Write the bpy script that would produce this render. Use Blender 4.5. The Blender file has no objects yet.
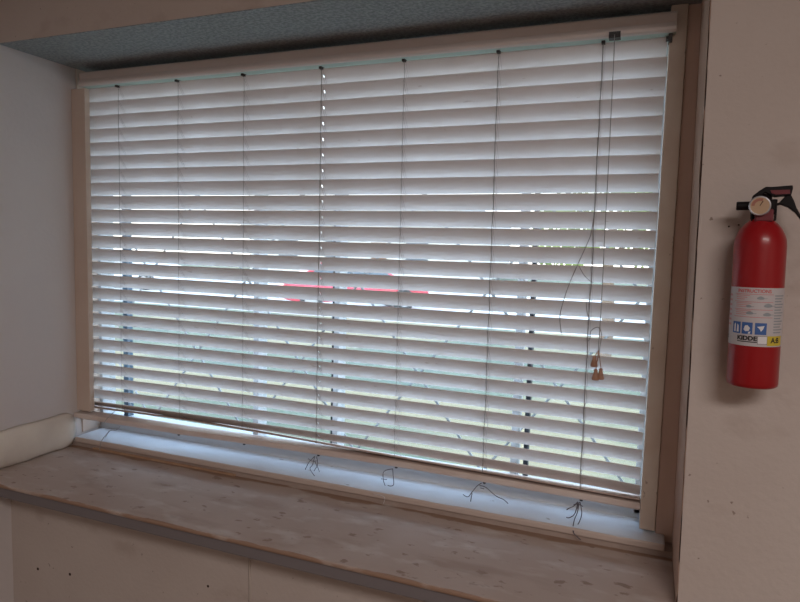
import bpy, bmesh, math, random
from mathutils import Vector, Matrix, Euler
random.seed(7)
S = bpy.context.scene
COL = bpy.context.collection
PI = math.pi
ZO = 2.0            # room floor sits at z = 0; heights below are written from the top slat and lifted by ZO

# ------------------------------------------------------------------ materials
def mat(name, col, rough=0.6, metal=0.0, col2=None, nscale=8.0, nlow=0.35, nhigh=0.7, bump=0.0, bscale=60.0,
        spec=0.5, trans=0.0, coat=0.0):
    m = bpy.data.materials.new(name); m.use_nodes = True
    nt = m.node_tree; N = nt.nodes; L = nt.links
    b = N['Principled BSDF']
    b.inputs['Base Color'].default_value = (*col, 1)
    b.inputs['Roughness'].default_value = rough
    b.inputs['Metallic'].default_value = metal
    b.inputs['Specular IOR Level'].default_value = spec
    b.inputs['Transmission Weight'].default_value = trans
    b.inputs['Coat Weight'].default_value = coat
    tc = N.new('ShaderNodeTexCoord')
    if col2:
        n = N.new('ShaderNodeTexNoise'); n.inputs['Scale'].default_value = nscale; n.inputs['Detail'].default_value = 6
        L.new(tc.outputs['Object'], n.inputs['Vector'])
        r = N.new('ShaderNodeValToRGB')
        r.color_ramp.elements[0].position = nlow; r.color_ramp.elements[0].color = (*col, 1)
        r.color_ramp.elements[1].position = nhigh; r.color_ramp.elements[1].color = (*col2, 1)
        L.new(n.outputs['Fac'], r.inputs['Fac']); L.new(r.outputs['Color'], b.inputs['Base Color'])
    if bump:
        n2 = N.new('ShaderNodeTexNoise'); n2.inputs['Scale'].default_value = bscale; n2.inputs['Detail'].default_value = 4
        L.new(tc.outputs['Object'], n2.inputs['Vector'])
        bp = N.new('ShaderNodeBump'); bp.inputs['Strength'].default_value = bump; bp.inputs['Distance'].default_value = 0.004
        L.new(n2.outputs['Fac'], bp.inputs['Height']); L.new(bp.outputs['Normal'], b.inputs['Normal'])
    return m

def spots(m, col, scale, thr, width=0.02, stretch=(1, 1, 1), fac=1.0, detail=3.0):
    """lay flecks / stains of another colour over a material (wear and dirt with shapes of their own)"""
    nt = m.node_tree; N = nt.nodes; L = nt.links; b = N['Principled BSDF']
    tc = N.new('ShaderNodeTexCoord'); mp = N.new('ShaderNodeMapping'); mp.inputs['Scale'].default_value = stretch
    L.new(tc.outputs['Object'], mp.inputs['Vector'])
    n = N.new('ShaderNodeTexNoise'); n.inputs['Scale'].default_value = scale; n.inputs['Detail'].default_value = detail
    L.new(mp.outputs['Vector'], n.inputs['Vector'])
    r = N.new('ShaderNodeValToRGB')
    r.color_ramp.elements[0].position = thr; r.color_ramp.elements[0].color = (0, 0, 0, 1)
    r.color_ramp.elements[1].position = thr + width; r.color_ramp.elements[1].color = (fac, fac, fac, 1)
    L.new(n.outputs['Fac'], r.inputs['Fac'])
    mx = N.new('ShaderNodeMix'); mx.data_type = 'RGBA'
    L.new(r.outputs['Color'], mx.inputs['Factor'])
    src = b.inputs['Base Color']
    if src.links: L.new(src.links[0].from_socket, mx.inputs['A'])
    else: mx.inputs['A'].default_value = src.default_value[:]
    mx.inputs['B'].default_value = (*col, 1)
    L.new(mx.outputs['Result'], b.inputs['Base Color'])
    return m

def edge_wear(m, axis, pos, width, col, scale=30.0, amount=0.5, stretch=(1, 1, 1)):
    """bare worn colour in a ragged strip centred on coordinate pos of the object"""
    nt = m.node_tree; N = nt.nodes; L = nt.links; b = N['Principled BSDF']
    tc = N.new('ShaderNodeTexCoord'); sp = N.new('ShaderNodeSeparateXYZ'); L.new(tc.outputs['Object'], sp.inputs[0])
    def M(op, a, bb=None):
        q = N.new('ShaderNodeMath'); q.operation = op
        for i, v in enumerate((a, bb)):
            if v is None: continue
            if isinstance(v, (int, float)): q.inputs[i].default_value = v
            else: L.new(v, q.inputs[i])
        return q.outputs[0]
    d = M('ABSOLUTE', M('SUBTRACT', sp.outputs[axis], pos)); d = M('DIVIDE', d, width)
    mp = N.new('ShaderNodeMapping'); mp.inputs['Scale'].default_value = stretch; L.new(tc.outputs['Object'], mp.inputs['Vector'])
    n = N.new('ShaderNodeTexNoise'); n.inputs['Scale'].default_value = scale; n.inputs['Detail'].default_value = 5
    L.new(mp.outputs['Vector'], n.inputs['Vector'])
    f = M('SUBTRACT', M('MULTIPLY', n.outputs['Fac'], 2.2), M('ADD', d, 1.1 - amount))
    r = N.new('ShaderNodeValToRGB'); r.color_ramp.elements[0].position = 0.0; r.color_ramp.elements[1].position = 0.25
    L.new(f, r.inputs['Fac'])
    mx = N.new('ShaderNodeMix'); mx.data_type = 'RGBA'; L.new(r.outputs['Color'], mx.inputs['Factor'])
    src = b.inputs['Base Color']
    if src.links: L.new(src.links[0].from_socket, mx.inputs['A'])
    else: mx.inputs['A'].default_value = src.default_value[:]
    mx.inputs['B'].default_value = (*col, 1); L.new(mx.outputs['Result'], b.inputs['Base Color'])
    return m

WALLC = (0.56, 0.49, 0.455)
m_wall = mat('wall_paint', WALLC, .75, col2=(0.60, 0.535, 0.50), nscale=3, bump=.25, bscale=90, spec=.25)
spots(m_wall, (0.26, 0.20, 0.17), 52, .69, .03, detail=4, fac=.85)
spots(m_wall, (0.42, 0.34, 0.30), 7, .58, .14, (1, 1, 1.6), .5, 6)
m_wallL = mat('side_wall_paint', (0.66, 0.62, 0.62), .7, col2=(0.70, 0.66, 0.65), nscale=3, bump=.15, bscale=70, spec=.25)
m_room = mat('room_paint', (0.55, 0.48, 0.43), .8)
m_ceil = mat('ceiling_paint', (0.6, 0.55, 0.5), .85)
m_floor = mat('floor_wood', (0.22, 0.14, 0.09), .6, col2=(0.15, 0.09, 0.06), nscale=5)
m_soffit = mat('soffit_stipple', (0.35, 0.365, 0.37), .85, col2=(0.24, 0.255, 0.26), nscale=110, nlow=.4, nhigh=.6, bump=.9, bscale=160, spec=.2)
m_sill = mat('sill_paint', (0.52, 0.43, 0.39), .5, col2=(0.46, 0.36, 0.31), nscale=5, bump=.15, bscale=40, spec=.4)
spots(m_sill, (0.23, 0.15, 0.11), 40, .63, .05, (.6, 1, 1), .7, 7)
spots(m_sill, (0.66, 0.62, 0.60), 14, .54, .14, (.6, 1.3, 1), .55, 6)
spots(m_sill, (0.33, 0.23, 0.18), 8, .54, .14, (.5, 1.6, 1), .5, 7)
edge_wear(m_sill, 1, -0.385, 0.009, (0.34, 0.22, 0.16), 24, .35, (.35, 1, 1))
edge_wear(m_sill, 1, -0.055, 0.030, (0.34, 0.22, 0.16), 16, .42, (.45, 1, 1))
m_stool = mat('stool_paint', (0.74, 0.77, 0.83), .45, col2=(0.68, 0.69, 0.73), nscale=7, spec=.4, bump=.1)
spots(m_stool, (0.32, 0.26, 0.24), 40, .70, .03, (.5, 1, 1), .7, 4)
edge_wear(m_stool, 1, -.055, .004, (0.60, 0.50, 0.45), 20, .9, (.5, 1, 1))
m_apron = mat('apron_paint', (0.46, 0.37, 0.33), .6, col2=(0.38, 0.29, 0.25), nscale=10, bump=.2)
m_strip = mat('tan_strip', (0.55, 0.36, 0.24), .6, col2=(0.42, 0.25, 0.16), nscale=14)
m_casing = mat('casing_paint', (0.66, 0.53, 0.45), .6, col2=(0.70, 0.58, 0.50), nscale=5, spec=.3, bump=.1)
spots(m_casing, (0.25, 0.14, 0.09), 20, .70, .04, (1, 1, .5), .7)
m_jamb = mat('jamb_paint', (0.78, 0.70, 0.62), .6, col2=(0.68, 0.56, 0.47), nscale=8, spec=.3)
spots(m_jamb, (0.30, 0.22, 0.18), 36, .68, .03, (1, 1, .6), .7)
m_dark = mat('crack_dark', (0.06, 0.035, 0.025), .9)
m_slat = mat('slat_vinyl', (0.82, 0.80, 0.81), .5, col2=(0.76, 0.73, 0.73), nscale=6, spec=.4)
spots(m_slat, (0.50, 0.42, 0.38), 60, .72, .03, (.3, 1, 1), .5)
m_rail = mat('rail_vinyl', (0.70, 0.62, 0.58), .4, spec=.5)
m_railu = mat('rail_underside_light', (0.50, 0.62, 0.58), .5)  # greenish light on the headrail's underside, put into its colour
m_brail = mat('bottom_rail_vinyl', (0.76, 0.66, 0.61), .5, col2=(0.68, 0.55, 0.49), nscale=9)
m_oldslat = mat('aged_slat_vinyl', (0.60, 0.47, 0.42), .5)
m_cord = mat('cord_grey', (0.34, 0.32, 0.32), .9)
m_cordl = mat('ladder_string', (0.42, 0.40, 0.40), .9)
m_fray = mat('frayed_cord_dark', (0.13, 0.12, 0.14), .9)
m_metal = mat('bracket_metal', (0.035, 0.033, 0.035), .5, .0)
m_tassel = mat('tassel_wood', (0.48, 0.27, 0.18), .5, col2=(0.34, 0.17, 0.11), nscale=40)
m_clear = mat('wand_plastic', (0.92, 0.92, 0.94), .12, spec=.8)
m_cream = mat('cream_trim', (0.80, 0.74, 0.66), .6, col2=(0.66, 0.60, 0.54), nscale=7, bump=.5, bscale=14)
m_frame = mat('window_vinyl', (0.60, 0.62, 0.64), .5)
m_gasket = mat('window_gasket', (0.02, 0.025, 0.035), .6)
m_red = mat('extinguisher_red', (0.32, 0.007, 0.011), .3, spec=.4, coat=.1)
m_label = mat('label_paper', (0.55, 0.52, 0.54), .5)
m_lred = mat('label_red_ink', (0.60, 0.10, 0.10), .6)
m_lpink = mat('label_pink_ink', (0.60, 0.30, 0.30), .6)
m_lgrey = mat('label_grey_ink', (0.30, 0.33, 0.36), .6)
m_lblue = mat('label_blue_ink', (0.05, 0.13, 0.38), .6)
m_lwhite = mat('label_white_ink', (0.75, 0.75, 0.78), .6)
m_lblack = mat('label_black_ink', (0.02, 0.02, 0.02), .6)
m_lyel = mat('label_yellow_ink', (0.62, 0.48, 0.05), .6)
m_black = mat('black_plastic', (0.008, 0.006, 0.007), .45, spec=.2)
m_tag = mat('dark_red_plastic', (0.16, 0.02, 0.03), .4)
m_gauge = mat('gauge_face', (0.50, 0.34, 0.22), .35)
m_chrome = mat('gauge_rim', (0.55, 0.55, 0.58), .3, .8)
m_glass = bpy.data.materials.new('window_glass'); m_glass.use_nodes = True
nt = m_glass.node_tree; nt.nodes.clear()
o_ = nt.nodes.new('ShaderNodeOutputMaterial'); mx = nt.nodes.new('ShaderNodeMixShader')
tr = nt.nodes.new('ShaderNodeBsdfTransparent'); gl = nt.nodes.new('ShaderNodeBsdfGlossy'); fr = nt.nodes.new('ShaderNodeValue'); fr.outputs[0].default_value = .05
gl.inputs['Roughness'].default_value = .02; tr.inputs['Color'].default_value = (.93, .95, .95, 1)
nt.links.new(fr.outputs[0], mx.inputs[0]); nt.links.new(tr.outputs[0], mx.inputs[1]); nt.links.new(gl.outputs[0], mx.inputs[2]); nt.links.new(mx.outputs[0], o_.inputs[0])
m_grass = mat('lawn_grass', (0.085, 0.110, 0.080), .9, col2=(0.125, 0.140, 0.085), nscale=1.2, bump=.4, bscale=20)
spots(m_grass, (0.26, 0.21, 0.12), .7, .50, .08, (.35, 1, 1), fac=.9)
m_road = mat('road_concrete', (0.62, 0.61, 0.60), .9, col2=(0.52, 0.51, 0.50), nscale=2)
m_leaf = mat('tree_leaves', (0.20, 0.30, 0.08), .7, col2=(0.46, 0.52, 0.18), nscale=5)
m_bark = mat('bark', (0.20, 0.14, 0.10), .9)
m_car = mat('car_red_paint', (0.62, 0.05, 0.08), .3, coat=.6)
m_tyre = mat('tyre_rubber', (0.03, 0.03, 0.03), .8)
m_carglass = mat('car_glass', (0.10, 0.12, 0.14), .08)
m_grille = mat('grille_steel', (0.30, 0.32, 0.34), .5, .3)
m_house = mat('pale_siding', (0.70, 0.68, 0.64), .8, col2=(0.62, 0.60, 0.56), nscale=2)
m_roof = mat('roof_shingle', (0.42, 0.38, 0.34), .9)

# ------------------------------------------------------------------ helpers
def finish(name, bm, m, parent=None, loc=None, smooth=False, bevel=0):
    me = bpy.data.meshes.new(name)
    bmesh.ops.recalc_face_normals(bm, faces=bm.faces[:])
    if loc is not None: bmesh.ops.translate(bm, verts=bm.verts, vec=-Vector(loc))
    bm.to_mesh(me); bm.free()
    ms = m if isinstance(m, (list, tuple)) else [m]
    for x in ms: me.materials.append(x)
    if smooth:
        for p in me.polygons: p.use_smooth = True
    o = bpy.data.objects.new(name, me); COL.objects.link(o)
    if loc is not None: o.location = loc
    if parent: o.parent = parent
    if bevel:
        md = o.modifiers.new('bevel', 'BEVEL'); md.width = bevel; md.segments = 2; md.limit_method = 'ANGLE'
    return o
def root(name, label, cat, loc, rot=(0, 0, 0), group=None):
    o = bpy.data.objects.new(name, None); COL.objects.link(o); o.empty_display_size = .05
    o.location = loc; o.rotation_euler = rot; o['label'] = label; o['category'] = cat
    if group: o['group'] = group
    return o
def box(bm, x0, x1, y0, y1, z0, z1, mi=0):
    vs = [bm.verts.new((x, y, z)) for x in (x0, x1) for y in (y0, y1) for z in (z0, z1)]
    for f in ((0, 1, 3, 2), (4, 6, 7, 5), (0, 4, 5, 1), (2, 3, 7, 6), (0, 2, 6, 4), (1, 5, 7, 3)):
        fc = bm.faces.new([vs[i] for i in f]); fc.material_index = mi
def boxes(name, lst, m, parent=None, loc=None, bevel=0):
    bm = bmesh.new()
    for b in lst: box(bm, *b)
    return finish(name, bm, m, parent, loc, bevel=bevel)
def struct(o): o['kind'] = 'structure'; return o
def tube(bm, pts, r, seg=6, caps=True):
    pts = [Vector(p) for p in pts]; rings = []; n = len(pts)
    prev = None
    for i, p in enumerate(pts):
        t = (pts[min(i + 1, n - 1)] - pts[max(i - 1, 0)]).normalized()
        if prev is None:
            a = Vector((0, 0, 1)) if abs(t.z) < .9 else Vector((1, 0, 0)); u = t.cross(a).normalized()
        else:
            u = (prev - t * prev.dot(t)); u = u.normalized() if u.length > 1e-6 else t.orthogonal().normalized()
        prev = u; w = t.cross(u)
        rr = r[i] if isinstance(r, (list, tuple)) else r
        rings.append([bm.verts.new(p + u * math.cos(2 * PI * k / seg) * rr + w * math.sin(2 * PI * k / seg) * rr) for k in range(seg)])
    for a, b in zip(rings, rings[1:]):
        for k in range(seg): bm.faces.new((a[k], a[(k + 1) % seg], b[(k + 1) % seg], b[k]))
    if caps:
        bm.faces.new(rings[0][::-1]); bm.faces.new(rings[-1])
def smoothpath(pts, n=6):
    pts = [Vector(p) for p in pts]; out = []
    for i in range(len(pts) - 1):
        p0 = pts[max(i - 1, 0)]; p1 = pts[i]; p2 = pts[i + 1]; p3 = pts[min(i + 2, len(pts) - 1)]
        for k in range(n):
            t = k / n
            out.append(.5 * ((2 * p1) + (p2 - p0) * t + (2 * p0 - 5 * p1 + 4 * p2 - p3) * t * t + (3 * p1 - p0 - 3 * p2 + p3) * t ** 3))
    out.append(pts[-1]); return out
def lathe(bm, prof, seg=32, axis='z', mi=0, close=True):
    rings = []
    for r, z in prof:
        ring = []
        for k in range(seg):
            a = 2 * PI * k / seg; c, s = r * math.cos(a), r * math.sin(a)
            ring.append(bm.verts.new((c, s, z) if axis == 'z' else ((z, c, s) if axis == 'x' else (c, z, s))))
        rings.append(ring)
    for a, b in zip(rings, rings[1:]):
        for k in range(seg):
            f = bm.faces.new((a[k], a[(k + 1) % seg], b[(k + 1) % seg], b[k])); f.material_index = mi
    if close:
        for rg in (rings[0], rings[-1]):
            f = bm.faces.new(rg); f.material_index = mi
def prism(bm, poly, y0, y1, sx=1.0, ox=0.0):
    """extrude an xz polygon along y"""
    poly = [(x * sx + ox, z) for x, z in poly]
    a = [bm.verts.new((x, y0, z)) for x, z in poly]; b = [bm.verts.new((x, y1, z)) for x, z in poly]; n = len(poly)
    bm.faces.new(a); bm.faces.new(b[::-1])
    for k in range(n): bm.faces.new((a[k], b[k], b[(k + 1) % n], a[(k + 1) % n]))

# ------------------------------------------------------------------ the room
XL, XR = -1.80, 0.082         # side wall, right reveal
YW = -0.27                    # room face of the window wall
ZS, ZT = -1.145, 0.110        # deep sill top, soffit
FLO, CEI = -2.0, 0.62
RX, RY = 2.3, -4.0
H = lambda *l: [tuple(b) for b in l]
struct(boxes('wall_front', H((XL, RX + .1, YW, .20, ZT + .0015, CEI + .1),
                             (XL, .070, YW, .20, FLO - .1, ZS - .035)), m_wall))
bm = bmesh.new(); prism(bm, [(.066, CEI + .1), (.066, ZT + .0014), (.0790, ZS), (.085, FLO - .1), (RX + .1, FLO - .1), (RX + .1, CEI + .1)], YW, .20)
struct(finish('wall_front', bm, m_wall))
bm = bmesh.new(); prism(bm, [(.0645, ZT), (.0775, ZS), (.090, ZS), (.080, ZT)], YW + .003, .01)        # brown painted lining of the right reveal
struct(finish('trim_12', bm, mat('reveal_paint', (0.58, 0.40, 0.31), .7, col2=(0.50, 0.34, 0.26), nscale=9)))
struct(boxes('wall_left', H((XL - .15, XL, RY - .1, .075, FLO - .1, CEI + .1)), m_wallL))
struct(boxes('wall_right', H((RX, RX + .1, RY - .1, YW, FLO - .1, CEI + .1)), m_room))
struct(boxes('wall_back', H((XL, RX, RY - .1, RY, FLO - .1, CEI + .1)), m_room))
struct(boxes('floor', H((XL, RX, RY, YW, FLO - .1, FLO)), m_floor))
struct(boxes('ceiling', H((XL, RX, RY, YW, CEI, CEI + .1)), m_ceil))
struct(boxes('trim_1', H((XL, XR - .01, YW + .0008, .20, ZT, ZT + .0015)), m_soffit))                     # stippled soffit of the recess
# deep sill board
bm = bmesh.new()
box(bm, XL, XR - .003, -.385, .10, ZS - .012, ZS)
struct(finish('trim_2', bm, m_sill, bevel=.004))
# moulding under the sill nosing, its dark grey painted in for the shadow there
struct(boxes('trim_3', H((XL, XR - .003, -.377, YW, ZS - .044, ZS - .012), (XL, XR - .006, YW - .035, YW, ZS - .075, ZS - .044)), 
             mat('moulding_shade', (0.20, 0.18, 0.19), .7), bevel=.003))
# caulked seam on the wall below the sill
bm = bmesh.new(); tube(bm, smoothpath([(-.922 + random.uniform(-.002, .002), YW - .0005, z) for z in [-1.25 - i * .05 for i in range(15)]], 3), .0035, 6)
struct(finish('trim_4', bm, mat('seam_filler', (0.50, 0.44, 0.40), .8), smooth=True))
# casing boards each side
struct(boxes('trim_5', H((XL, -1.795, -.006, .07, -1.112, ZT), (XL, -1.7405, -.024, -.004, -1.030, .040)), m_casing, bevel=.002))
struct(boxes('trim_6', H((.0395, XR, .003, .06, ZS, ZT)), mat('casing_brown_paint', (0.78, 0.60, 0.51), .6, col2=(0.70, 0.53, 0.45), nscale=6, bump=.1), bevel=.001))
struct(boxes('trim_7', H((.0030, .0385, -.006, .06, -1.105, ZT)), m_jamb, bevel=.002))
# dark crack at the reveal edge
bm = bmesh.new(); tube(bm, [(.0650 + .0130 * i / 30 + random.uniform(-.0008, .0006), YW + .004 + random.uniform(-.002, .001), ZT - i * .0415) for i in range(31)], [random.uniform(.0006, .0022) for i in range(31)], 5)
struct(finish('trim_8', bm, m_dark))
# cream rounded trim along the side wall at sill level
bm = bmesh.new(); pr = []
for i in range(26):
    y = -.046 - i * .017
    rz = .058 * (1 + .02 * math.sin(i * .7)); ry = .030 * (1 + .08 * math.sin(i * .7 + 1))
    if i == 0: rz *= .80; ry *= .55
    if i == 1: rz *= .94; ry *= .85
    pr.append([bm.verts.new((XL + max(0, math.cos(a)) ** .7 * ry, y, ZS + .058 + math.sin(a) * rz)) for a in [(-PI / 2 + PI * k / 12) for k in range(13)]])
for a, b in zip(pr, pr[1:]):
    for k in range(12): bm.faces.new((a[k], a[k + 1], b[k + 1], b[k]))
    bm.faces.new((a[12], a[0], b[0], b[12]))
bm.faces.new(pr[0]); bm.faces.new(pr[-1])
struct(finish('baseboard_left', bm, m_cream, smooth=True))

# window unit
w = boxes('window_1', H((XL, .03, .07, .13, -1.125, -1.066), (XL, .03, .07, .13, .06, ZT), (XL, -1.784, .07, .13, -1.10, .06), (-.012, .03, .07, .13, -1.10, .06),
                        (-1.156, -1.136, .075, .125, -1.10, .06), (-.872, -.854, .075, .125, -1.10, .06), (-.330, -.312, .075, .125, -1.10, .06)), m_frame, bevel=.002)
struct(w)
boxes('gasket', H((-.297, -.286, .088, .112, -1.10, .06)), m_gasket, w)
boxes('gasket', H((-.884, -.876, .088, .112, -1.10, .06)), m_gasket, w)
boxes('gasket', H((-1.704, -1.684, .088, .112, -1.10, .06)), mat('blue_grey_bar', (0.10, 0.16, 0.22), .6), w)
for x0, x1 in ((-1.784, -1.704), (-1.684, -1.156), (-1.136, -.884), (-.854, -.330), (-.286, -.012)):
    boxes('pane', H((x0, x1, .100, .104, -1.10, .06)), m_glass, w)
st = boxes('window_2', H((XL + .02, .060, -.055, .14, -1.130, -1.112)), m_stool, bevel=.004); st.name = 'trim_9'; struct(st)
struct(boxes('trim_10', H((XL, XR - .004, -.047, .06, ZS, -1.130)), m_apron))
bm = bmesh.new(); box(bm, -1.70, -1.13, -.0535, -.047, ZS, ZS + .006); struct(finish('trim_11', bm, m_strip, bevel=.001))  # thin tan strip along the left part of the apron foot

# ------------------------------------------------------------------ the blind
SP = .0435; SW = .0495; TH = math.radians(53.5); ST = .0030
BX0, BX1 = -1.792, 0.0
blind = root('window_blind', 'white wide-slat window blind with sagging bottom rail hanging across the window', 'blind', (-.88, .02, -1.06))
BL = Vector(blind.location)
def fin(name, bm, m, parent=blind, base=BL, **k):
    bmesh.ops.translate(bm, verts=bm.verts, vec=-base)
    return finish(name, bm, m, parent, None, **k)
def interp(tab, x):
    for (x0, a), (x1, b) in zip(tab, tab[1:]):
        if x <= x1: return a + (b - a) * max(0, (x - x0)) / (x1 - x0)
    return tab[-1][1]
LADX = [-1.620, -1.3815, -1.140, -.883, -.637, -.386, -.1385]
def edge_z(n, x):
    z = -n * SP
    if n > 15:
        z += .0105 * ((n - 15) / 8) ** 1.3 * max(0, math.sin(PI * min(1, max(0, -x / 1.757)) ** .85)) ** .8
    else:
        z -= .0016 * math.sin(PI * min(1, max(0, -x / 1.757)))
    return z
S24 = [(-1.757, -1.022), (-1.38, -1.014), (-1.08, -1.017), (-.62, -1.026), (-.3, -1.030), (0, -1.036)]
def slat_frame(n, x):
    """inner edge position and tilt of slat n at x"""
    if n == 24: return Vector((x, 0, interp(S24, x))), math.radians(interp([(-1.757, 14), (-.6, 16), (0, 8)], x))
    if n == 23: return Vector((x, 0, edge_z(n, x))), math.radians(interp([(-1.757, 32), (-1.2, 38), (-.4, 46), (0, 46)], x))
    return Vector((x, 0, edge_z(n, x))), TH
jit = {n: random.uniform(-.6, .6) for n in range(-1, 25)}
for n in range(-1, 25):
    bm = bmesh.new(); rings = []; ox = random.uniform(-.0015, .0015)
    XH = -.8825; stations = sorted([BX0 + (BX1 - BX0) * i / 24 for i in range(25)] + [XH - .0022, XH + .0022])   # cord slot cut through the slat
    for x in stations:
        e, t = slat_frame(n, x); t += math.radians(jit[n] + .5 * math.sin(x * 3 + n * 1.7))
        d = Vector((0, math.cos(t), -math.sin(t))); nn = Vector((0, math.sin(t), math.cos(t)))
        pr = [(0.0, -.0006), (.0008, -ST / 2), (.0160, -ST / 2 - .0003), (.0260, -ST / 2 - .0003), (SW - .0008, -ST / 2), (SW, -.0006), (SW, .0006), (SW - .0008, ST / 2), (.0260, ST / 2 + .0003), (.0160, ST / 2 + .0003), (.0008, ST / 2), (0.0, .0006)]
        rings.append([bm.verts.new(e + Vector((ox, 0, 0)) + d * a + nn * b) for a, b in pr])
    for q, (a, b) in enumerate(zip(rings, rings[1:])):
        hole = abs((stations[q] + stations[q + 1]) / 2 - XH) < .001
        for k in range(12):
            if hole and k in (2, 8): continue
            bm.faces.new((a[k], a[(k + 1) % 12], b[(k + 1) % 12], b[k]))
        if hole:
            bm.faces.new((a[2], a[3], a[8], a[9])); bm.faces.new((b[2], b[3], b[8], b[9])); bm.faces.new((a[2], b[2], b[9], a[9])); bm.faces.new((a[3], b[3], b[8], a[8]))
    bm.faces.new(rings[0]); bm.faces.new(rings[-1][::-1])
    o = fin('slat', bm, m_oldslat if n == 24 else m_slat)
    if n == 24: o['label'] = 'yellowed bottommost slat lying on the bottom rail'
# headrail: profile swept along x
bm = bmesh.new()
prof = [(-.028, .0885), (-.031, .084), (-.030, .066), (-.033, .060), (-.036, .054), (-.0355, .049), (-.031, .0455), (-.024, .0445), (.045, .0445), (.045, .0885)]
ra = [bm.verts.new((-1.754, y, z)) for y, z in prof]; rb = [bm.verts.new((.016, y, z)) for y, z in prof]
bm.faces.new(ra); bm.faces.new(rb[::-1])
for k in range(len(prof)):
    f = bm.faces.new((ra[k], rb[k], rb[(k + 1) % 10], ra[(k + 1) % 10]))
    if k == 7: f.material_index = 1
hr = fin('headrail', bm, [m_rail, m_railu])
for x in LADX:
    bm = bmesh.new(); box(bm, x - .004, x + .004, -.012, .006, .0385, .0446); fin('cord_guide', bm, m_metal, hr, BL)
bm = bmesh.new(); box(bm, -.125, -.100, -.0395, -.018, .040, .0535); box(bm, -.121, -.106, -.041, -.039, .043, .050)
fin('cord_lock', bm, m_metal, hr, BL)
bm = bmesh.new(); box(bm, .001, .009, -.02, .01, .028, .0446); box(bm, -.004, .001, -.015, .005, .034, .040); fin('mounting_bracket', bm, m_metal, hr, BL)
# bottom rail, twisted out of the window at its left end
bm = bmesh.new(); rings = []
for i in range(31):
    x = -1.797 + (1.799) * i / 30
    yo = -.040 * max(0, (-x - 1.0) / .8) ** 1.3
    zt = interp([(-1.80, -1.037), (-1.38, -1.044), (-1.08, -1.043), (-.62, -1.038), (-.3, -1.0415), (.01, -1.0455)], x)
    pr = [(.002, -.0165), (0, -.013), (0, -.004), (.003, 0), (.048, 0), (.05, -.003), (.05, -.014), (.047, -.0165)]
    rings.append([bm.verts.new((x, yo + a, zt + b)) for a, b in pr])
for a, b in zip(rings, rings[1:]):
    for k in range(8): bm.faces.new((a[k], a[(k + 1) % 8], b[(k + 1) % 8], b[k]))
bm.faces.new(rings[0]); bm.faces.new(rings[-1][::-1])
brail = fin('bottom_rail', bm, m_brail)
for x in LADX[1:]:
    zt = interp([(-1.80, -1.037), (-1.38, -1.044), (-1.08, -1.043), (-.62, -1.038), (-.3, -1.0415), (.01, -1.0455)], x)
    yo = -.040 * max(0, (-x - 1.0) / .8) ** 1.3
    bm = bmesh.new(); lathe(bm, [(.0035, -.0008), (.0045, .002), (.002, .0045)], 10)
    bmesh.ops.translate(bm, verts=bm.verts, vec=(x + .004, yo + .006, zt - .0205)); fin('cord_plug', bm, m_metal, brail, BL)
# ladder cords
for li, x in enumerate(LADX):
    bm = bmesh.new()
    fr_, bk = [], []
    for n in range(-1, 25):
        e, t = slat_frame(n, x)
        j = random.uniform(-.0012, .0012)
        fr_.append((x + j, -.0022, e.z)); d = Vector((0, math.cos(t), -math.sin(t)))
        q = e + d * SW; bk.append((x + j, q.y + .0015, q.z))
        nn = Vector((0, math.sin(t), math.cos(t)))
        if n < 24:
            for s in (-.0025, .0030):                        # two rungs cradle each slat
                a = Vector((x + s, -.0012, e.z)) - nn * .0028; b = Vector((x + s, q.y, q.z)) - nn * .0028
                tube(bm, [fr_[-1], a, b, bk[-1]], .0003, 4)
    fr_ = [(x, -.002, .040)] + fr_; bk = [(x, .036, .044)] + bk
    tube(bm, fr_, .0013 if li == 6 else (.0010 if li in (3, 5) else .0007), 5); tube(bm, bk, .0007, 5)
    fin('ladder_cord', bm, m_cord if li in (3, 5, 6) else m_cordl)
# pull cords, loop and wooden tassels
bm = bmesh.new()
tube(bm, smoothpath([(-.1125, -.041, .046), (-.1125, -.026, -.0), (-.1125, -.018, -.068), (-.112, -.014, -.299), (-.112, -.014, -.411), (-.111, -.014, -.487), (-.111, -.014, -.592), (-.112, -.014, -.667), (-.112, -.014, -.706)], 5), .0010, 5)
tube(bm, smoothpath([(-.139, -.005, -.36), (-.143, -.012, -.398), (-.149, -.014, -.421), (-.186, -.014, -.519), (-.204, -.014, -.588), (-.205, -.014, -.618), (-.200, -.014, -.647)], 6), .0011, 5)
tube(bm, smoothpath([(-.167, -.014, -.479), (-.154, -.014, -.501), (-.140, -.010, -.514)], 5), .0009, 5)
tube(bm, smoothpath([(-.146, -.014, -.565), (-.143, -.012, -.589), (-.137, -.008, -.608)], 5), .0009, 5)
tube(bm, smoothpath([(-.137, -.006, -.66), (-.133, -.012, -.652), (-.131, -.014, -.634), (-.116, -.014, -.624), (-.107, -.014, -.640), (-.109, -.014, -.674), (-.110, -.014, -.698)], 6), .0010, 5)
pc = fin('pull_cord', bm, m_cord)
for k, (tx, tz) in enumerate(((-.120, -.707), (-.1150, -.738), (-.1035, -.736))):
    bm = bmesh.new(); lathe(bm, [(.002, .014), (.0042, .012), (.0050, .004), (.0072, -.004), (.0085, -.010), (.0080, -.013), (.0035, -.0135)], 14)
    bmesh.ops.translate(bm, verts=bm.verts, vec=(tx, -.016 - .004 * (k == 1), tz))
    t_ = fin('tassel', bm, m_tassel, pc, BL, smooth=True)
bm = bmesh.new(); tube(bm, [(-.111, -.014, -.68), (-.1150, -.018, -.726)], .0010, 5); tube(bm, [(-.111, -.014, -.68), (-.1035, -.015, -.724)], .0010, 5); tube(bm, [(-.112, -.014, -.68), (-.120, -.015, -.695)], .0010, 5)
fin('tassel_string', bm, m_tassel, pc, BL)
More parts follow.
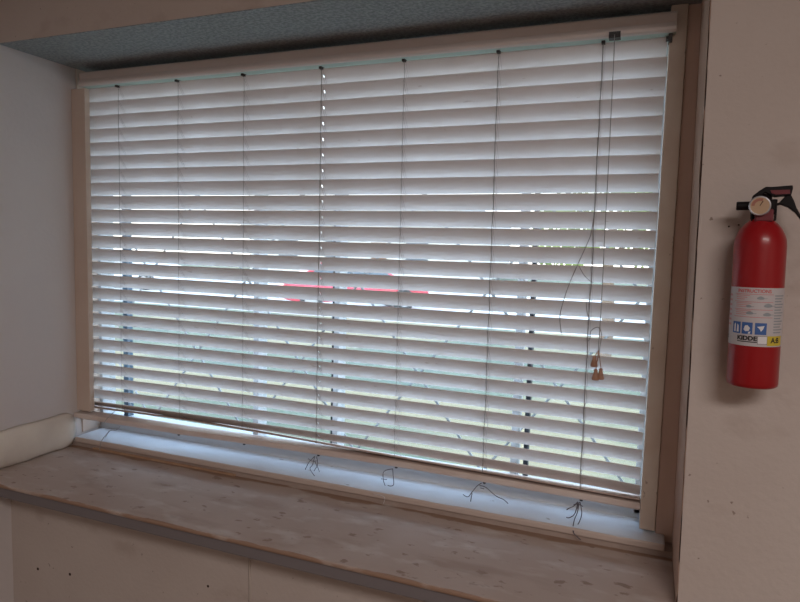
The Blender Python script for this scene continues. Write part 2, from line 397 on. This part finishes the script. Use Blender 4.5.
# frayed cord ends under the bottom rail (they lie on the stool)
def fray(paths, m=m_fray, r=.0010):
    bm = bmesh.new()
    for p in paths: tube(bm, smoothpath(p, 5), r, 5)
    fin('frayed_cord', bm, m, blind, BL)
Y = -.018
fray([[(-.886, -.004, -1.061), (-.896, Y, -1.075), (-.909, Y, -1.100)], [(-.886, -.004, -1.061), (-.885, Y, -1.082), (-.893, Y, -1.095), (-.872, Y - .01, -1.110)],
      [(-.880, -.004, -1.061), (-.868, Y, -1.078), (-.880, Y, -1.10)], [(-.90, Y, -1.066), (-.885, Y - .002, -1.070), (-.870, Y, -1.068)], [(-.878, Y, -1.070), (-.866, Y, -1.09), (-.862, Y, -1.1)]])
fray([[(-.640, -.003, -1.060), (-.66, Y, -1.066), (-.661, Y, -1.090), (-.655, Y, -1.106)], [(-.640, -.003, -1.060), (-.632, Y, -1.075), (-.630, Y, -1.098), (-.640, Y, -1.104), (-.648, Y, -1.103)],
      [(-.668, Y, -1.088), (-.650, Y, -1.087)]])
fray([[(-.387, -.004, -1.058), (-.395, Y, -1.062), (-.409, Y, -1.082), (-.418, Y, -1.095), (-.428, Y, -1.094), (-.432, Y, -1.091)], [(-.408, Y, -1.084), (-.411, Y, -1.107)],
      [(-.389, Y, -1.060), (-.372, Y, -1.062), (-.345, Y, -1.080), (-.325, Y, -1.086), (-.312, Y, -1.095)], [(-.386, Y, -1.066), (-.376, Y - .002, -1.066)]], r=.0011)
fray([[(-.142, -.006, -1.064), (-.150, Y, -1.072), (-.162, Y, -1.080), (-.166, Y, -1.085)], [(-.141, -.006, -1.064), (-.146, Y, -1.09), (-.158, Y, -1.103), (-.166, Y, -1.104)],
      [(-.138, -.006, -1.064), (-.140, Y, -1.085), (-.146, Y - .01, -1.105), (-.144, -.058, -1.12), (-.126, -.060, -1.135)], [(-.136, -.006, -1.064), (-.130, Y, -1.085), (-.134, Y, -1.108), (-.144, -.058, -1.12)],
      [(-.150, Y, -1.068), (-.139, Y - .003, -1.064), (-.128, Y, -1.069)], [(-.140, Y, -1.06), (-.140, Y, -1.078)]], r=.0012)
fray([[(-1.602, -.03, -1.060), (-1.62, -.03, -1.075), (-1.645, -.03, -1.080), (-1.665, -.032, -1.105)], [(-1.61, -.032, -1.066), (-1.65, -.032, -1.073), (-1.69, -.034, -1.070)],
      [(-1.645, -.034, -1.08), (-1.655, -.058, -1.11), (-1.66, -.060, -1.14)]], m_cordl)
fray([[(-1.62, -.01, -1.0), (-1.64, -.04, -1.03), (-1.655, -.045, -1.05)]], m_cordl)
fray([[(-.672, -.056, -1.118), (-.640, -.060, -1.119), (-.641, -.060, -1.138)]], m_lwhite, .0007)

# ------------------------------------------------------------------ fire extinguisher
ex = root('fire_extinguisher', 'red fire extinguisher with black handle hung on the wall right of the window', 'fire extinguisher', (.1690, -.3290, -.672), (0, math.radians(-.8), -.1457))
R = .0405
def F(name, bm, m, parent=ex, **k): return finish(name, bm, m, parent, None, **k)
bm = bmesh.new()
lathe(bm, [(.030, .000), (.036, .0005), (.0395, .003), (R, .008), (R, .245), (.0395, .256), (.0365, .266), (.032, .275), (.026, .283), (.019, .289), (.0165, .293), (.0160, .300)], 64)
body = F('cylinder_body', bm, m_red, smooth=True)
body.data.polygons[-1].use_smooth = False
def wrap(bm, r):
    for v in bm.verts:
        a = v.co.x / R; rr = r + v.co.y * 0
        v.co = Vector((rr * math.sin(a), -rr * math.cos(a), v.co.z))
def wbox(bm, x0, x1, z0, z1, r, mi=0, n=None):
    n = n or max(1, int(abs(x1 - x0) / .003)); vs = []
    for i in range(n + 1):
        a = (x0 + (x1 - x0) * i / n) / R
        vs.append([bm.verts.new((rr * math.sin(a), -rr * math.cos(a), z)) for z, rr in ((z0, r), (z1, r), (z1, r - .0006), (z0, r - .0006))])
    for p, q in zip(vs, vs[1:]):
        for k in range(4): f = bm.faces.new((p[k], p[(k + 1) % 4], q[(k + 1) % 4], q[k])); f.material_index = mi
    bm.faces.new(vs[0]); bm.faces.new(vs[-1])
bm = bmesh.new(); wbox(bm, -.0555, .0640, .070, .170, R + .0005); label = F('label', bm, m_label, smooth=False)
label.location.z = .0045
label['label'] = 'pale printed instruction label wrapped round the cylinder'
def wtext(s, x0, x1, z0, z1, m, r=R + .0009, bold=0.0, name='lettering', parent=label):
    cu = bpy.data.curves.new('lettering', 'FONT'); cu.body = s; cu.offset = bold; cu.resolution_u = 3
    to = bpy.data.objects.new('lettering_source', cu); COL.objects.link(to)
    bpy.context.view_layer.update()
    me = bpy.data.meshes.new_from_object(to.evaluated_get(bpy.context.evaluated_depsgraph_get()))
    bpy.data.objects.remove(to); bpy.data.curves.remove(cu)
    xs = [v.co.x for v in me.vertices]; ys = [v.co.y for v in me.vertices]
    ax, bx, ay, by = min(xs), max(xs), min(ys), max(ys)
    for v in me.vertices:
        px = x0 + (v.co.x - ax) / (bx - ax) * (x1 - x0); pz = z0 + (v.co.y - ay) / (by - ay) * (z1 - z0); a = px / R
        v.co = Vector((r * math.sin(a), -r * math.cos(a), pz))
    me.materials.clear(); me.materials.append(m)
    o = bpy.data.objects.new(name, me); COL.objects.link(o); o.parent = parent; return o
wtext('INSTRUCTIONS', -.030, .022, .1615, .1675, m_lred, bold=.02)
# three rows of small red lines with grey pictures
bm = bmesh.new()
for row, zt in enumerate((.157, .144, .131)):
    for q in range(3):
        L_ = (.026, .022, .018)[q] - .003 * (row == 0); wbox(bm, -.033, -.033 + L_, zt - q * .0032 - .0012, zt - q * .0032, R + .0008)
F('red_text_lines', bm, m_lpink, label)
bm = bmesh.new()
for zt in (.1585, .1455, .1325, .1195): wbox(bm, -.036, .026, zt, zt + .0006, R + .0008)
F('ruled_lines', bm, m_lred, label)
bm = bmesh.new()
for (x, z, s) in ((.006, .153, 1), (.018, .1405, 1.2), (-.011, .1385, .8), (-.009, .127, 1), (.017, .1255, 1.1)):
    a0 = []
    vs = [bm.verts.new(((R + .001) * math.sin((x + .0055 * s * math.cos(t) * (1 - .35 * math.sin(t))) / R), -(R + .001) * math.cos((x + .0055 * s * math.cos(t) * (1 - .35 * math.sin(t))) / R), z + .0028 * s * math.sin(t))) for t in [2 * PI * k / 14 for k in range(14)]]
    bm.faces.new(vs)
    wbox(bm, x + .004 * s, x + .010 * s, z - .0012, z - .0003, R + .0009)
F('pictures', bm, m_lgrey, label)
bm = bmesh.new()
for x0, x1 in ((-.0375, -.0225), (-.0200, -.0035), (.0000, .0175)): wbox(bm, x0, x1, .0905, .1105, R + .0008)
F('blue_squares', bm, m_lblue, label)
bm = bmesh.new()
def blob(x, z, pts):
    vs = [bm.verts.new(((R + .0012) * math.sin((x + a) / R), -(R + .0012) * math.cos((x + a) / R), z + b)) for a, b in pts]; bm.faces.new(vs)
blob(-.034, .093, [(0, 0), (.003, 0), (.003, .013), (.0015, .015), (0, .012)]); blob(-.029, .093, [(0, 0), (.004, 0), (.0035, .011), (.001, .014)])
blob(-.017, .095, [(0, .003), (.003, 0), (.008, .001), (.010, .006), (.006, .011), (.002, .010)]); blob(.003, .096, [(0, .008), (.004, .004), (.006, 0), (.009, .004), (.011, .010), (.006, .009)])
blob(-.0100, .0915, [(0, 0), (.003, 0), (.004, .004), (.001, .003)])
F('white_pictograms', bm, m_lwhite, label)
bm = bmesh.new()
for q in range(14): wbox(bm, .029, .050 - (q % 3) * .003, .156 - q * .0048, .158 - q * .0048, R + .0008)
F('grey_text_lines', bm, m_lgrey, label)
wtext('KIDDE', -.027, .004, .0795, .0875, m_lblack, bold=.05)
bm = bmesh.new(); wbox(bm, -.027, .004, .0765, .0780, R + .0008); wbox(bm, .0045, .0195, .0745, .0880, R + .0008); F('black_text_line', bm, [m_lblack], label)
bm = bmesh.new(); wbox(bm, .0050, .0190, .0750, .0875, R + .0010); F('white_box', bm, m_lwhite, label)
bm = bmesh.new(); wbox(bm, .0195, .0500, .0720, .0885, R + .0008); F('yellow_box', bm, m_lyel, label)
wtext('A:B', .0250, .0420, .0765, .0860, m_lblack, R + .0011, bold=.03)
wtext('K', -.0545, -.0500, .0795, .0860, m_lblack, bold=.05)
bm = bmesh.new()
for q in range(7): wbox(bm, -.0535, -.0445, .154 - q * .0085, .1575 - q * .0085, R + .0008)
F('side_text_lines', bm, m_lpink, label)
# valve
bm = bmesh.new(); lathe(bm, [(.0175, .286), (.0175, .300), (.0150, .302), (.0140, .330), (.0090, .334)], 24); 
valve = F('valve', bm, m_black, smooth=True)
bm = bmesh.new(); box(bm, -.0160, -.0130, -.014, .014, .288, .325); box(bm, .0185, .0220, -.010, .010, .289, .325); box(bm, -.016, .022, -.0095, .0095, .300, .325)
F('valve_block', bm, m_black, bevel=.002)
bm = bmesh.new(); box(bm, -.0105, .0175, -.0210, .0, .286, .308); F('tamper_seal', bm, m_tag, bevel=.003)
bm = bmesh.new(); lathe(bm, [(.0075, .0), (.0075, -.024), (.0068, -.026), (.0040, -.026)], 20, axis='x'); bmesh.ops.translate(bm, verts=bm.verts, vec=(-.0135, -.004, .3150)); F('nozzle', bm, m_black)
bm = bmesh.new()
prism(bm, [(-.0145, .300), (-.0150, .322), (-.0120, .3315), (-.001, .3400), (.010, .3465), (.022, .3458), (.0555, .3475), (.0560, .3420), (.0535, .3300), (.038, .3300), (.026, .3290), (.010, .3360), (-.0080, .3260), (-.0085, .300)], -.011, .011, .86, -.005)
lev = F('top_lever', bm, m_black, bevel=.0015)
bm = bmesh.new(); prism(bm, [(.018, .3400), (.051, .3400), (.052, .3330), (.028, .3325), (.020, .3350)], -.0125, -.0108, .86, -.005); F('lever_inlay', bm, m_tag, lev)
bm = bmesh.new()
prism(bm, [(.020, .300), (.020, .318), (.034, .3190), (.044, .3300), (.0535, .3320), (.0600, .3200), (.0640, .3100), (.0700, .3000), (.0760, .2900), (.0735, .2885), (.0620, .3020), (.0500, .3110), (.0370, .3160), (.029, .3140), (.027, .300)], -.009, .009, .86, -.005)
F('carry_handle', bm, m_black, bevel=.0015)
bm = bmesh.new(); lathe(bm, [(.0160, 0), (.0168, -.005), (.0168, -.012), (.0150, -.014), (.0138, -.0125)], 32, axis='y'); bmesh.ops.translate(bm, verts=bm.verts, vec=(-.0035, -.016, .3130)); g = F('pressure_gauge', bm, m_chrome, smooth=True)
bm = bmesh.new(); lathe(bm, [(.0142, -.0285), (.0142, -.0295)], 32, axis='y'); bmesh.ops.translate(bm, verts=bm.verts, vec=(-.0035, 0, .3130)); F('gauge_face', bm, m_gauge, g)
bm = bmesh.new()
n = 12
for a0, a1 in ((.6, 1.6),):
    vs = [bm.verts.new((-.0035 + .0125 * math.cos(a), -.0298, .313 + .0125 * math.sin(a))) for a in [a0 * PI / 1.6 + (a1 - a0) * PI / 1.6 * k / n for k in range(n + 1)]]
    vi = [bm.verts.new((-.0035 + .008 * math.cos(a), -.0298, .313 + .008 * math.sin(a))) for a in [a0 * PI / 1.6 + (a1 - a0) * PI / 1.6 * k / n for k in range(n + 1)]]
    for k in range(n): bm.faces.new((vs[k], vs[k + 1], vi[k + 1], vi[k]))
F('gauge_red_zone', bm, mat('gauge_red', (0.36, 0.14, 0.10), .5), g)
bm = bmesh.new(); tube(bm, [(-.0035, -.0302, .313), (.001, -.0302, .321)], .0007, 5); lathe_ = None; F('gauge_needle', bm, mat('needle_dark', (0.10, 0.05, 0.03), .5), g)
bm = bmesh.new(); box(bm, -.014, .014, R - .004, R + .0175, .03, .27); F('wall_bracket', bm, m_black)

# nail holes and a plug on the walls
def dot(name, lab, x, z, r, grp=None, m=m_dark):
    bm = bmesh.new(); lathe(bm, [(r, 0), (r, -.0008), (r * .6, -.0018)], 12, axis='y')
    o = finish(name, bm, m); o.location = (x, YW, z); o['label'] = lab; o['category'] = 'nail'
    if grp: o['group'] = grp
    return o
dot('nail', 'left of two small dark nail heads beside the extinguisher nozzle', .1215, -.391, .0016, 'nail heads by the extinguisher')
dot('nail', 'right of two small dark nail heads beside the extinguisher nozzle', .1375, -.388, .0016, 'nail heads by the extinguisher')
dot('nail', 'black nail head on the wall under the sill, just left of the vertical seam', -1.055, -1.360, .0035, 'nail heads under the sill')
dot('nail', 'leftmost dark nail head low on the wall under the sill', -1.690, -1.453, .0045, 'nail heads under the sill')
dot('nail', 'second nail head from the left low on the wall under the sill', -1.557, -1.440, .0045, 'nail heads under the sill')

# ------------------------------------------------------------------ outside
GZ = -2.35
struct(boxes('floor_outside', H((-60, 40, .20, 13.0, GZ - .2, GZ)), m_grass)).name = 'lawn'
struct(boxes('road', H((-60, 40, 13.0, 24, GZ - .2, GZ + .01)), m_road))
struct(boxes('far_verge', H((-60, 40, 24, 80, GZ - .2, GZ)), m_grass))
# diamond security grille
gr = root('security_grille', 'grey steel grille of crossed diagonal bars outside the window', 'grille', (-.9, .30, -1.2))
GB = Vector(gr.location)
for x in (-2.05, .25):
    bm = bmesh.new(); box(bm, x - .012, x + .012, .29, .31, -1.2, .15); bmesh.ops.translate(bm, verts=bm.verts, vec=-GB); finish('upright', bm, m_grille, gr)
for z in (-1.19, .14):
    bm = bmesh.new(); box(bm, -2.05, .25, .29, .31, z - .01, z + .01); bmesh.ops.translate(bm, verts=bm.verts, vec=-GB); finish('rail', bm, m_grille, gr)
def clipbar(xa, sl):
    pts = []
    z0, z1 = -1.19, .14; x0 = xa; x1 = xa + (z1 - z0) / sl
    # clip to frame
    def at(x): return z0 + (x - x0) * sl
    lo, hi = -2.05, .25
    a, b = sorted((x0, x1)); a = max(a, lo); b = min(b, hi)
    if b - a < .05: return None
    return (a, at(a)), (b, at(b))
for sl in (1.3, -1.3):
    for k in range(-4, 16):
        c = clipbar((-1.197 - (-.928 + 1.19) / 1.3 - 1.76 if sl > 0 else -1.712 - .512 / -1.3 - 1.76) + k * .44 + .02, sl)
        if not c: continue
        bm = bmesh.new(); tube(bm, [(c[0][0], .30 + (.006 if sl > 0 else -.006), c[0][1]), (c[1][0], .30 + (.006 if sl > 0 else -.006), c[1][1])], .0042, 6)
        bmesh.ops.translate(bm, verts=bm.verts, vec=-GB); finish('diagonal_bar', bm, m_grille, gr)
# red car parked on the road
def make_car(loc, rz, m, lab):
    c = root('car', lab, 'car', loc, (0, 0, rz))
    bm = bmesh.new()
    prof = [(-2.1, .35), (-2.15, .70), (-2.05, .92), (-1.60, 1.0), (-1.15, 1.38), (-.2, 1.46), (.55, 1.40), (1.15, .98), (1.85, .88), (2.12, .70), (2.15, .36), (1.75, .28), (-1.75, .28)]
    secs = [(-.88, .96), (-.80, 1.0), (.80, 1.0), (.88, .96)]
    rs = []
    for y, s in secs:
        rs.append([bm.verts.new((x * (1 if abs(y) < .85 else .985), y * (1 if z < 1.0 else .82), z)) for x, z in prof])
    for a, b in zip(rs, rs[1:]):
        for k in range(len(prof)): bm.faces.new((a[k], a[(k + 1) % len(prof)], b[(k + 1) % len(prof)], b[k]))
    bm.faces.new(rs[0]); bm.faces.new(rs[-1][::-1])
    finish('car_body', bm, m, c, bevel=.04)
    bm = bmesh.new()
    for s in (-1, 1):
        for px in ([(-1.38, 1.04), (-1.08, 1.32), (.5, 1.34), (.92, 1.04)],):
            a = [bm.verts.new((x, s * (.90 - (z - 1.0) * .42 ), z)) for x, z in px]; b = [bm.verts.new((x, s * (.86 - (z - 1.0) * .42), z)) for x, z in px]
            bm.faces.new(a); bm.faces.new(b[::-1])
            for k in range(4): bm.faces.new((a[k], b[k], b[(k + 1) % 4], a[(k + 1) % 4]))
        finish('side_window', bm, m_carglass, c); bm = bmesh.new()
    for x in (-1.35, 1.35):
        for y in (-.80, .80):
            bm = bmesh.new(); lathe(bm, [(.20, -.11), (.31, -.10), (.33, -.06), (.33, .06), (.31, .10), (.20, .11)], 24, axis='y')
            bmesh.ops.translate(bm, verts=bm.verts, vec=(x, y, .33)); wh = finish('wheel', bm, m_tyre, c)
            bm = bmesh.new(); lathe(bm, [(.19, -.02), (.17, .02)], 16, axis='y'); bmesh.ops.translate(bm, verts=bm.verts, vec=(x, y * 1.14, .33)); finish('hub_cap', bm, m_chrome, wh)
    return c
make_car((-8.15, 15.2, GZ + .01), math.radians(38), m_car, 'red car parked on the road, glimpsed through the blind')
make_car((-19.0, 17.5, GZ + .01), math.radians(5), mat('car_silver_paint', (0.75, 0.76, 0.78), .3, coat=.5), 'silver car glimpsed through the slats at far left')
# tree and shrubs
def leafy(name, lab, cat, loc, blobs, trunk, n=900, size=.16, grp=None):
    r = root(name, lab, cat, loc, group=grp)
    bm = bmesh.new()
    for (cx, cy, cz, br) in blobs:
        for i in range(n // len(blobs)):
            v = Vector((random.gauss(0, 1), random.gauss(0, 1), random.gauss(0, 1))).normalized() * br * random.uniform(.55, 1.05)
            p = Vector((cx, cy, cz)) + v; q = Euler((random.uniform(0, 6), random.uniform(0, 6), random.uniform(0, 6))).to_matrix(); s = size * random.uniform(.6, 1.2)
            vs = [bm.verts.new(p + q @ Vector(c) * s) for c in ((-.5, 0, 0), (-.15, .28, .05), (.3, .2, .05), (.6, 0, 0), (.3, -.2, .05), (-.15, -.28, .05))]
            bm.faces.new(vs)
    finish('foliage', bm, m_leaf, r)
    bm = bmesh.new(); tube(bm, trunk, [.12 * (1 - .6 * i / len(trunk)) for i in range(len(trunk))] if trunk[-1][2] > 1.5 else .04, 8)
    for (cx, cy, cz, br) in blobs: tube(bm, [trunk[-2], (cx, cy, cz)], [.04, .015], 5)
    finish('trunk', bm, m_bark, r)
leafy('tree', 'leafy yellow green tree behind the right end of the blind', 'tree', (-.6, 9.0, GZ), [(0, 0, 2.6, .9), (.8, .2, 2.2, .7), (-.7, -.1, 2.1, .6), (.2, .3, 3.3, .7), (.9, 0, 3.0, .6), (1.5, .3, 2.7, .6)], [(0, 0, 0), (.05, 0, .8), (0, .05, 1.7), (.05, 0, 2.4)], 2600, .14)
# pale house across the road
hs = root('house', 'pale house across the road, seen between the slats', 'house', (-17, 34, GZ))
boxes('house_wall', H((-8, 8, 0, 8, 0, 3.0)), m_house, hs)
bm = bmesh.new(); prism(bm, [(-8.6, 2.95), (8.6, 2.95), (6.0, 4.6), (-6.0, 4.6)], -.5, 8.5); finish('roof', bm, m_roof, hs)
for x in (-5, -1.5, 4): boxes('house_window', H((x - .7, x + .7, -.05, .02, 1.0, 2.2)), m_carglass, hs)
boxes('house_door', H((1.0, 2.0, -.05, .02, 0, 2.1)), mat('door_brown', (0.2, 0.12, 0.08), .6), hs)

# ------------------------------------------------------------------ lift everything so the room floor is z = 0
for o in list(COL.objects):
    if o.parent is None: o.location.z += ZO

# ------------------------------------------------------------------ light
W = bpy.data.worlds.new('sky'); S.world = W; W.use_nodes = True
nt = W.node_tree; bg = nt.nodes['Background']
tc = nt.nodes.new('ShaderNodeTexCoord'); sp = nt.nodes.new('ShaderNodeSeparateXYZ'); rp = nt.nodes.new('ShaderNodeValToRGB')
nt.links.new(tc.outputs['Generated'], sp.inputs[0]); nt.links.new(sp.outputs['Z'], rp.inputs['Fac'])
rp.color_ramp.elements[0].position = 0; rp.color_ramp.elements[0].color = (1.0, .98, .93, 1)
rp.color_ramp.elements[1].position = .5; rp.color_ramp.elements[1].color = (.50, .72, 1.0, 1)
nt.links.new(rp.outputs['Color'], bg.inputs['Color']); bg.inputs['Strength'].default_value = 4.6
def light(kind, name, loc, rot, energy, col, **k):
    l = bpy.data.lights.new(name, kind); l.energy = energy; l.color = col
    for a, b in k.items(): setattr(l, a, b)
    o = bpy.data.objects.new(name, l); COL.objects.link(o); o.location = loc; o.rotation_euler = rot; return o
light('SUN', 'sun', (0, 0, 8), (math.radians(48), 0, math.radians(-25)), 2.0, (1, .95, .86), angle=.01)
light('AREA', 'ceiling_lamp', (.85, -2.5, CEI - .06 + ZO), (0, 0, 0), 42, (1.0, .91, .86), shape='RECTANGLE', size=1.2, size_y=.6)

# ------------------------------------------------------------------ camera
cam = bpy.data.cameras.new('camera'); co = bpy.data.objects.new('camera', cam); COL.objects.link(co); S.camera = co
Rt = Vector((0.9293782, 0.36818337, 0.02640394)); Up = Vector((-0.05661677, 0.07149833, 0.99583258)); Fw = Vector((-0.36476116, 0.927, -0.08729434))
M = Matrix((Rt, Up, -Fw)).transposed().to_4x4(); M.translation = Vector((-0.0144, -1.5714, -0.4434 + ZO))
co.matrix_world = M
cam.sensor_width = 36; cam.sensor_fit = 'HORIZONTAL'; cam.lens = 624.46 / 800 * 36; cam.clip_start = .02; cam.clip_end = 300
vs = S.view_settings; vs.view_transform = 'Standard'; vs.look = 'None'; vs.gamma = 1; vs.use_curve_mapping = False; vs.exposure = 0.0
